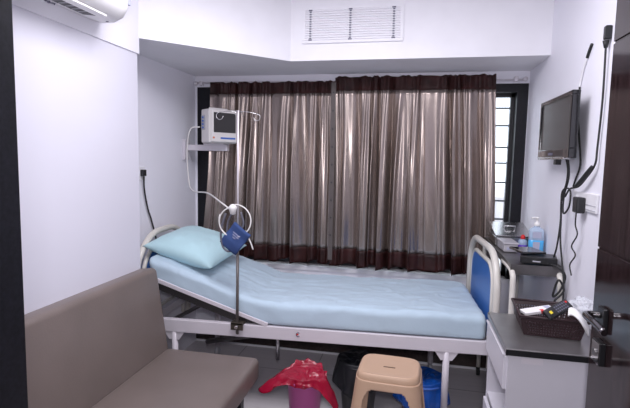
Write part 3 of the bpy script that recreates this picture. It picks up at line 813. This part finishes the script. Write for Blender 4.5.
tag(o, 'white curved plastic wrapper hanging over the basket corner below the handle', 'wrapper')

# ------------------------------------------------------------------ steel trolley table behind the locker
TB = thing('trolley_table', 'steel topped trolley table with cream tube frame between footboard and right wall', 'table', (0.605, 2.80, 0))
TZ = 0.962
box(bm_t := new(), (-0.115, -0.42, TZ-0.012), (0.115, 0.42, TZ-0.002), 0.002)
box(bm_t, (-0.117, -0.423, TZ-0.048), (0.117, -0.418, TZ+0.001)); box(bm_t, (-0.117, 0.418, TZ-0.048), (0.117, 0.423, TZ+0.001))
box(bm_t, (-0.117, -0.418, TZ-0.034), (-0.113, 0.418, TZ+0.001)); box(bm_t, (0.113, -0.418, TZ-0.034), (0.117, 0.418, TZ+0.001))
obj('table_top', bm_t, M['darksteel'], TB, 'dull steel tray top')
for sx in (-0.108, 0.104):
    for s_ in (-1, 1):
        sy = 0.448*s_
        bm = new(); tube(bm, [(sx, sy-s_*0.26, TZ-0.028), (sx, sy-s_*0.08, TZ-0.028), (sx, sy-s_*0.02, TZ-0.045), (sx, sy, TZ-0.10), (sx, sy, 0.55), (sx, sy, 0.06)], 0.0135, 12, 6)
        o = obj('leg', bm, M['cream'], TB, 'cream bent tube leg')
        bm = new(); tube(bm, [(sx-0.01, sy, 0.03), (sx+0.01, sy, 0.03)], 0.03, 16); obj('caster', bm, M['rubber'], o)
bm = new(); box(bm, (-0.10, -0.44, 0.30), (0.10, 0.44, 0.31)); obj('lower_shelf', bm, M['steel'], TB)
for sy in (-0.448, 0.448):
    tb('cross_bar', [(-0.108, sy, 0.24), (0.104, sy, 0.24)], 0.010, M['cream'], TB)

STB = thing('set_top_box', 'black set top box on the near end of the trolley table', 'set-top box', (0.622, 2.452, TZ+0.0015), math.radians(-12))
bx('box_body', (-0.075, -0.062, 0.004), (0.088, 0.062, 0.038), M['black'], STB, 0.004)
bx('front_strip', (-0.02, -0.0635, 0.014), (0.015, -0.0615, 0.020), M['greyplastic'], STB, label='grey front mark')
for x in (-0.06, 0.07):
    for y in (-0.05, 0.05): bx('foot', (x-0.008, y-0.008, 0), (x+0.008, y+0.008, 0.005), M['rubber'], STB)
o = bx('dvd_tray', (-0.06, -0.075, 0), (0.06, 0.075, 0.012), M['blackgloss'], None, 0.004); o.name = 'black_tray'
o.location = (0.590, 2.515, TZ+0.043); o.rotation_euler = (0, math.radians(0), math.radians(14))
tag(o, 'flat black tray lying on top of the set top box', 'tray')

SN = thing('sanitizer_bottle', 'clear pump bottle half full of blue hand sanitizer', 'bottle', (0.684, 2.735, TZ+0.0005)); SN.scale = (1.06, 1.06, 1.06)
bm = new()
def rbox_prof(w, d, prof, c=(0,0,0), n=28, e=4.0):
    rings = []
    for k, z in prof:
        rings.append([bm.verts.new(Vector(c)+Vector((*rsq(2*PI*i/n, w*k, d*k, e), z))) for i in range(n)])
    for i in range(len(rings)-1):
        for q_ in range(n):
            f = bm.faces.new((rings[i][q_], rings[i][(q_+1) % n], rings[i+1][(q_+1) % n], rings[i+1][q_])); f.smooth = True
    bm.faces.new(rings[0][::-1]); bm.faces.new(rings[-1])
rbox_prof(0.036, 0.026, [(0.92, 0.066), (1.0, 0.070), (1.0, 0.112), (0.92, 0.122), (0.6, 0.130), (0.40, 0.134), (0.38, 0.142)])
obj('bottle_upper', bm, M['bottle'], SN, 'clear upper part of the bottle')
bm = new(); rbox_prof(0.0355, 0.0255, [(0.9, 0.0), (1.0, 0.004), (1.0, 0.068), (0.95, 0.069)]); obj('blue_gel', bm, M['gel'], SN, 'blue sanitizer')
bm = new(); box(bm, (-0.024, -0.0268, 0.080), (0.018, -0.0258, 0.112)); box(bm, (-0.020, -0.0270, 0.022), (0.012, -0.0254, 0.060)); obj('bottle_label', bm, M['sticker'], SN, 'pale printed label')
bm = new(); lathe(bm, [(0.014, 0.140), (0.015, 0.142), (0.014, 0.158), (0.006, 0.160), (0.005, 0.176), (0.010, 0.177), (0.010, 0.186), (0.002, 0.187)], (0, 0, 0), 18)
tube(bm, [(0, 0, 0.182), (-0.022, -0.004, 0.182), (-0.028, -0.005, 0.176)], 0.005, 8)
obj('pump', bm, M['plasticwhite'], SN, 'white pump')
PB = thing('purple_bottle', 'small bottle of purple liquid with a red cap', 'bottle', (0.640, 2.840, TZ+0.0005)); PB.scale = (1.08, 1.08, 1.08)
bm = new(); lathe(bm, [(0.021, 0), (0.023, 0.003), (0.023, 0.022), (0.022, 0.023)], (0,0,0), 22); obj('purple_liquid', bm, M['purple'], PB)
bm = new(); lathe(bm, [(0.0225, 0.022), (0.023, 0.024), (0.023, 0.038), (0.018, 0.048), (0.009, 0.053), (0.009, 0.056)], (0,0,0), 22); obj('bottle_upper', bm, M['bottle'], PB)
bm = new(); lathe(bm, [(0.011, 0.053), (0.012, 0.055), (0.011, 0.066), (0.008, 0.073), (0.002, 0.076)], (0,0,0), 18); obj('cap', bm, M['red'], PB, 'red cap')
TL = thing('teal_bottle', 'dark teal bottle behind the hand sanitizer', 'bottle', (0.698, 2.846, TZ+0.0005)); TL.scale = (1.08, 1.08, 1.08)
bm = new(); lathe(bm, [(0.022, 0), (0.024, 0.003), (0.024, 0.060), (0.012, 0.072), (0.010, 0.078)], (0,0,0), 20); obj('bottle_body', bm, M['teal'], TL)
bm = new(); lathe(bm, [(0.012, 0.077), (0.012, 0.094), (0.002, 0.095)], (0,0,0), 16); obj('cap', bm, M['black'], TL)
# frosted box and steel instrument tray
CB = thing('storage_box', 'frosted plastic box with lid at the footboard side of the trolley table', 'box', (0.556, 2.780, TZ+0.0005), math.radians(2))
bx('box_body', (-0.045, -0.075, 0), (0.030, 0.09, 0.042), M['clearbox'], CB, 0.006)
bx('lid', (-0.050, -0.080, 0.042), (0.034, 0.095, 0.052), M['clearbox'], CB, 0.004)
bx('content_mark', (-0.03, -0.0762, 0.012), (0.015, -0.0752, 0.026), M['sticker'], CB)
TRY = thing('instrument_tray', 'shiny steel instrument box with its lid open on the trolley table', 'instrument box', (0.598, 3.01, TZ+0.0005)); TRY.scale = (1, 1, 0.72)
bm = new()
def traybody(bm, w, d, h, t=0.003):
    box(bm, (-w, -d, 0), (w, d, t)); box(bm, (-w, -d, t), (w, -d+t, h)); box(bm, (-w, d-t, t), (w, d, h)); box(bm, (-w, -d+t, t), (-w+t, d-t, h)); box(bm, (w-t, -d+t, t), (w, d-t, h))
traybody(bm, 0.098, 0.125, 0.075); obj('tray_body', bm, M['steel'], TRY)
bm = new(); box(bm, (-0.103, -0.135, 0.085), (0.103, 0.135, 0.093), 0.002, rot=Matrix.Rotation(math.radians(15), 3, 'X'), piv=(0, -0.135, 0.085)); lid = obj('tray_lid', bm, M['steel'], TRY)
tb('lid_handle', [(-0.03, 0, 0.124), (-0.03, -0.01, 0.150), (0.03, -0.01, 0.150), (0.03, 0, 0.124)], 0.004, M['chrome'], lid)
tb('hinge_bar', [(-0.08, 0.120, 0.07), (-0.08, 0.126, 0.155)], 0.003, M['chrome'], lid)

# ------------------------------------------------------------------ television on the right wall
TV = thing('television', 'small black flat television mounted on the right wall', 'television', (0.662, 2.45, 1.478), math.radians(-90))
# local: screen faces -y (towards the room), x runs along the wall
tw, thh = 0.25, 0.290
bm = new()
for lo, hi in (((-tw, -0.006, 0.0), (tw, 0.028, 0.042)), ((-tw, -0.006, thh-0.018), (tw, 0.028, thh)), ((-tw, -0.006, 0.042), (-tw+0.018, 0.028, thh-0.018)), ((tw-0.018, -0.006, 0.042), (tw, 0.028, thh-0.018))):
    box(bm, lo, hi, 0.003)
obj('bezel', bm, M['blackgloss'], TV, 'glossy black bezel')
bx('screen', (-tw+0.018, 0.0, 0.042), (tw-0.018, 0.006, thh-0.018), M['screen'], TV, label='dark grey screen')
bm = new()
va = [bm.verts.new(p) for p in ((-tw+0.002, 0.027, 0.002), (tw-0.002, 0.027, 0.002), (tw-0.002, 0.027, thh-0.002), (-tw+0.002, 0.027, thh-0.002))]
vb = [bm.verts.new(p) for p in ((-tw+0.06, 0.042, 0.045), (tw-0.06, 0.042, 0.045), (tw-0.06, 0.042, thh-0.045), (-tw+0.06, 0.042, thh-0.045))]
bm.faces.new(va); bm.faces.new(vb)
for i in range(4): bm.faces.new((va[i], va[(i+1) % 4], vb[(i+1) % 4], vb[i]))
obj('back_cover', bm, M['black'], TV)
bx('base_strip', (-tw+0.01, -0.0075, -0.006), (tw-0.06, 0.02, 0.006), M['steel'], TV, 0.002, 'silver strip along the lower edge')
bx('logo_mark', (-0.055, -0.0072, 0.014), (0.02, -0.0062, 0.026), M['mark'], TV)
bx('sensor_block', (0.02, 0.0, -0.03), (0.055, 0.025, 0.002), M['black'], TV, 0.002)
bm = new(); box(bm, (-0.06, 0.040, 0.08), (0.06, 0.048, 0.20)); box(bm, (-0.03, 0.048, 0.11), (0.03, 0.066, 0.17)); box(bm, (-0.06, 0.064, 0.08), (0.06, 0.073, 0.20)); obj('wall_mount', bm, M['black'], TV)

# ------------------------------------------------------------------ sockets, plugs and cables on the right wall
SK = thing('wall_socket', 'white double socket plate on the right wall below the television', 'socket', (XR, 2.19, 1.29))
bx('socket_plate', (-0.010, -0.15, -0.036), (0, 0.13, 0.042), M['socket'], SK, 0.003)
bx('rocker_switch', (-0.014, 0.060, -0.005), (-0.010, 0.085, 0.022), M['socket'], SK, 0.002)
bm = new()
for z in (-0.026, -0.006): tube(bm, [(-0.0105, -0.145, z), (-0.0105, -0.02, z)], 0.0018, 6)
obj('conduit_line', bm, M['greyplastic'], SK, 'thin grey lines beside the socket')
AD = thing('power_adapter', 'black power adapter plugged into the socket plate', 'adapter', (XR-0.010, 2.185, 1.28))
bx('adapter_body', (-0.034, -0.030, -0.036), (0, 0.032, 0.032), M['black'], AD, 0.006)
tb('adapter_cord', [(-0.022, 0.01, -0.038), (-0.020, 0.015, -0.09), (-0.018, -0.01, -0.13), (-0.018, 0.05, -0.19), (-0.018, -0.005, -0.22), (-0.018, 0.055, -0.275), (-0.02, 0.02, -0.315)], 0.003, M['rubber'], AD, smooth=6)
PL = thing('plug', 'black plug with a long cord high on the right wall beside the door', 'plug', (XR, 2.055, 1.960))
bx('plug_body', (-0.024, -0.015, -0.024), (0, 0.014, 0.028), M['black'], PL, 0.005)
bm = new(); tube(bm, [(-0.016, 0, -0.028), (-0.015, 0, -0.055)], lambda t: 0.012-0.005*t, 10); obj('strain_relief', bm, M['rubber'], PL)
tb('cord', [(-0.015, 0, -0.05), (-0.012, 0.0, -0.25), (-0.012, 0.015, -0.44), (-0.015, 0.02, -0.51), (-0.02, 0.10, -0.57), (-0.022, 0.17, -0.605), (-0.03, 0.25, -0.62), (-0.03, 0.31, -0.66)], 0.004, M['rubber'], PL, smooth=6)
tb('cord_bundle', [(-0.026, 0.02, -0.515), (-0.03, 0.09, -0.565), (-0.034, 0.17, -0.605)], lambda t: 0.005+0.005*math.sin(PI*t), M['rubber'], PL, smooth=5)
c1 = thing('hanging_cable', 'black cords hanging from the television down to the set top box', 'cord', (0.70, 2.33, 1.50))
tb('cord_strand', [(-0.03, -0.02, 0.01), (-0.005, -0.005, -0.06), (0.0, 0.01, -0.13), (-0.005, 0.05, -0.22), (0.0, 0.06, -0.32), (-0.005, 0.07, -0.44), (-0.010, 0.10, -0.515)], 0.004, M['rubber'], c1, smooth=7)
tb('cord_strand', [(-0.02, -0.035, 0.01), (0.0, -0.015, -0.10), (0.0, 0.035, -0.20), (-0.002, 0.02, -0.275), (0.0, -0.045, -0.24), (0.0, -0.05, -0.17), (0.002, 0.02, -0.16), (0.0, 0.07, -0.19), (0.0, 0.055, -0.30), (-0.002, 0.03, -0.42), (0.006, -0.03, -0.60), (0.006, -0.03, -0.78)], 0.004, M['rubber'], c1, smooth=7)
c2 = thing('aerial_cable', 'thin cable running up from the television, partly white taped', 'cable', (XR-0.006, 2.30, 1.75))
tb('black_end', [(0, -0.065, 0.212), (0, -0.035, 0.185), (0, -0.018, 0.165)], 0.006, M['rubber'], c2, smooth=4)
tb('white_run', [(0, -0.018, 0.165), (0, 0.02, 0.12), (0, 0.045, 0.07), (0, 0.05, 0.05)], 0.0045, M['socket'], c2, smooth=4, label='white taped stretch')
tb('black_run', [(0, 0.05, 0.05), (0, 0.055, -0.05), (0, 0.0, -0.20), (0, -0.03, -0.30), (0, 0.02, -0.37), (0, 0.04, -0.40)], 0.004, M['rubber'], c2, smooth=5)
c3 = tb('cord_tangle', [(0.665, 2.385, TZ+0.012), (0.690, 2.345, TZ+0.006), (0.718, 2.325, TZ-0.03), (0.700, 2.325, TZ-0.10), (0.672, 2.33, TZ-0.13), (0.690, 2.325, TZ-0.05), (0.716, 2.325, TZ-0.10), (0.680, 2.325, TZ-0.15), (0.700, 2.325, TZ-0.165)], 0.005, M['rubber'], smooth=8)
tag(c3, 'tangle of black cord drooping from the near end of the trolley table', 'cord')

# socket and cord at the head of the bed
SB = thing('corner_socket', 'small wall socket with a black plug on the left wall above the bed head', 'socket', (XL, 2.60, 1.345))
bx('socket_plate', (0, -0.03, -0.045), (0.008, 0.035, 0.04), M['socket'], SB, 0.002)
bx('plug_body', (0.008, -0.022, -0.018), (0.032, 0.012, 0.022), M['black'], SB, 0.004, 'black plug')
tb('cord', [(0.02, 0.0, -0.02), (0.014, 0.012, -0.10), (0.012, 0.05, -0.22), (0.012, 0.09, -0.30), (0.012, 0.14, -0.42), (0.012, 0.16, -0.52)], 0.005, M['rubber'], SB, smooth=6, label='black cord running down to the bed')
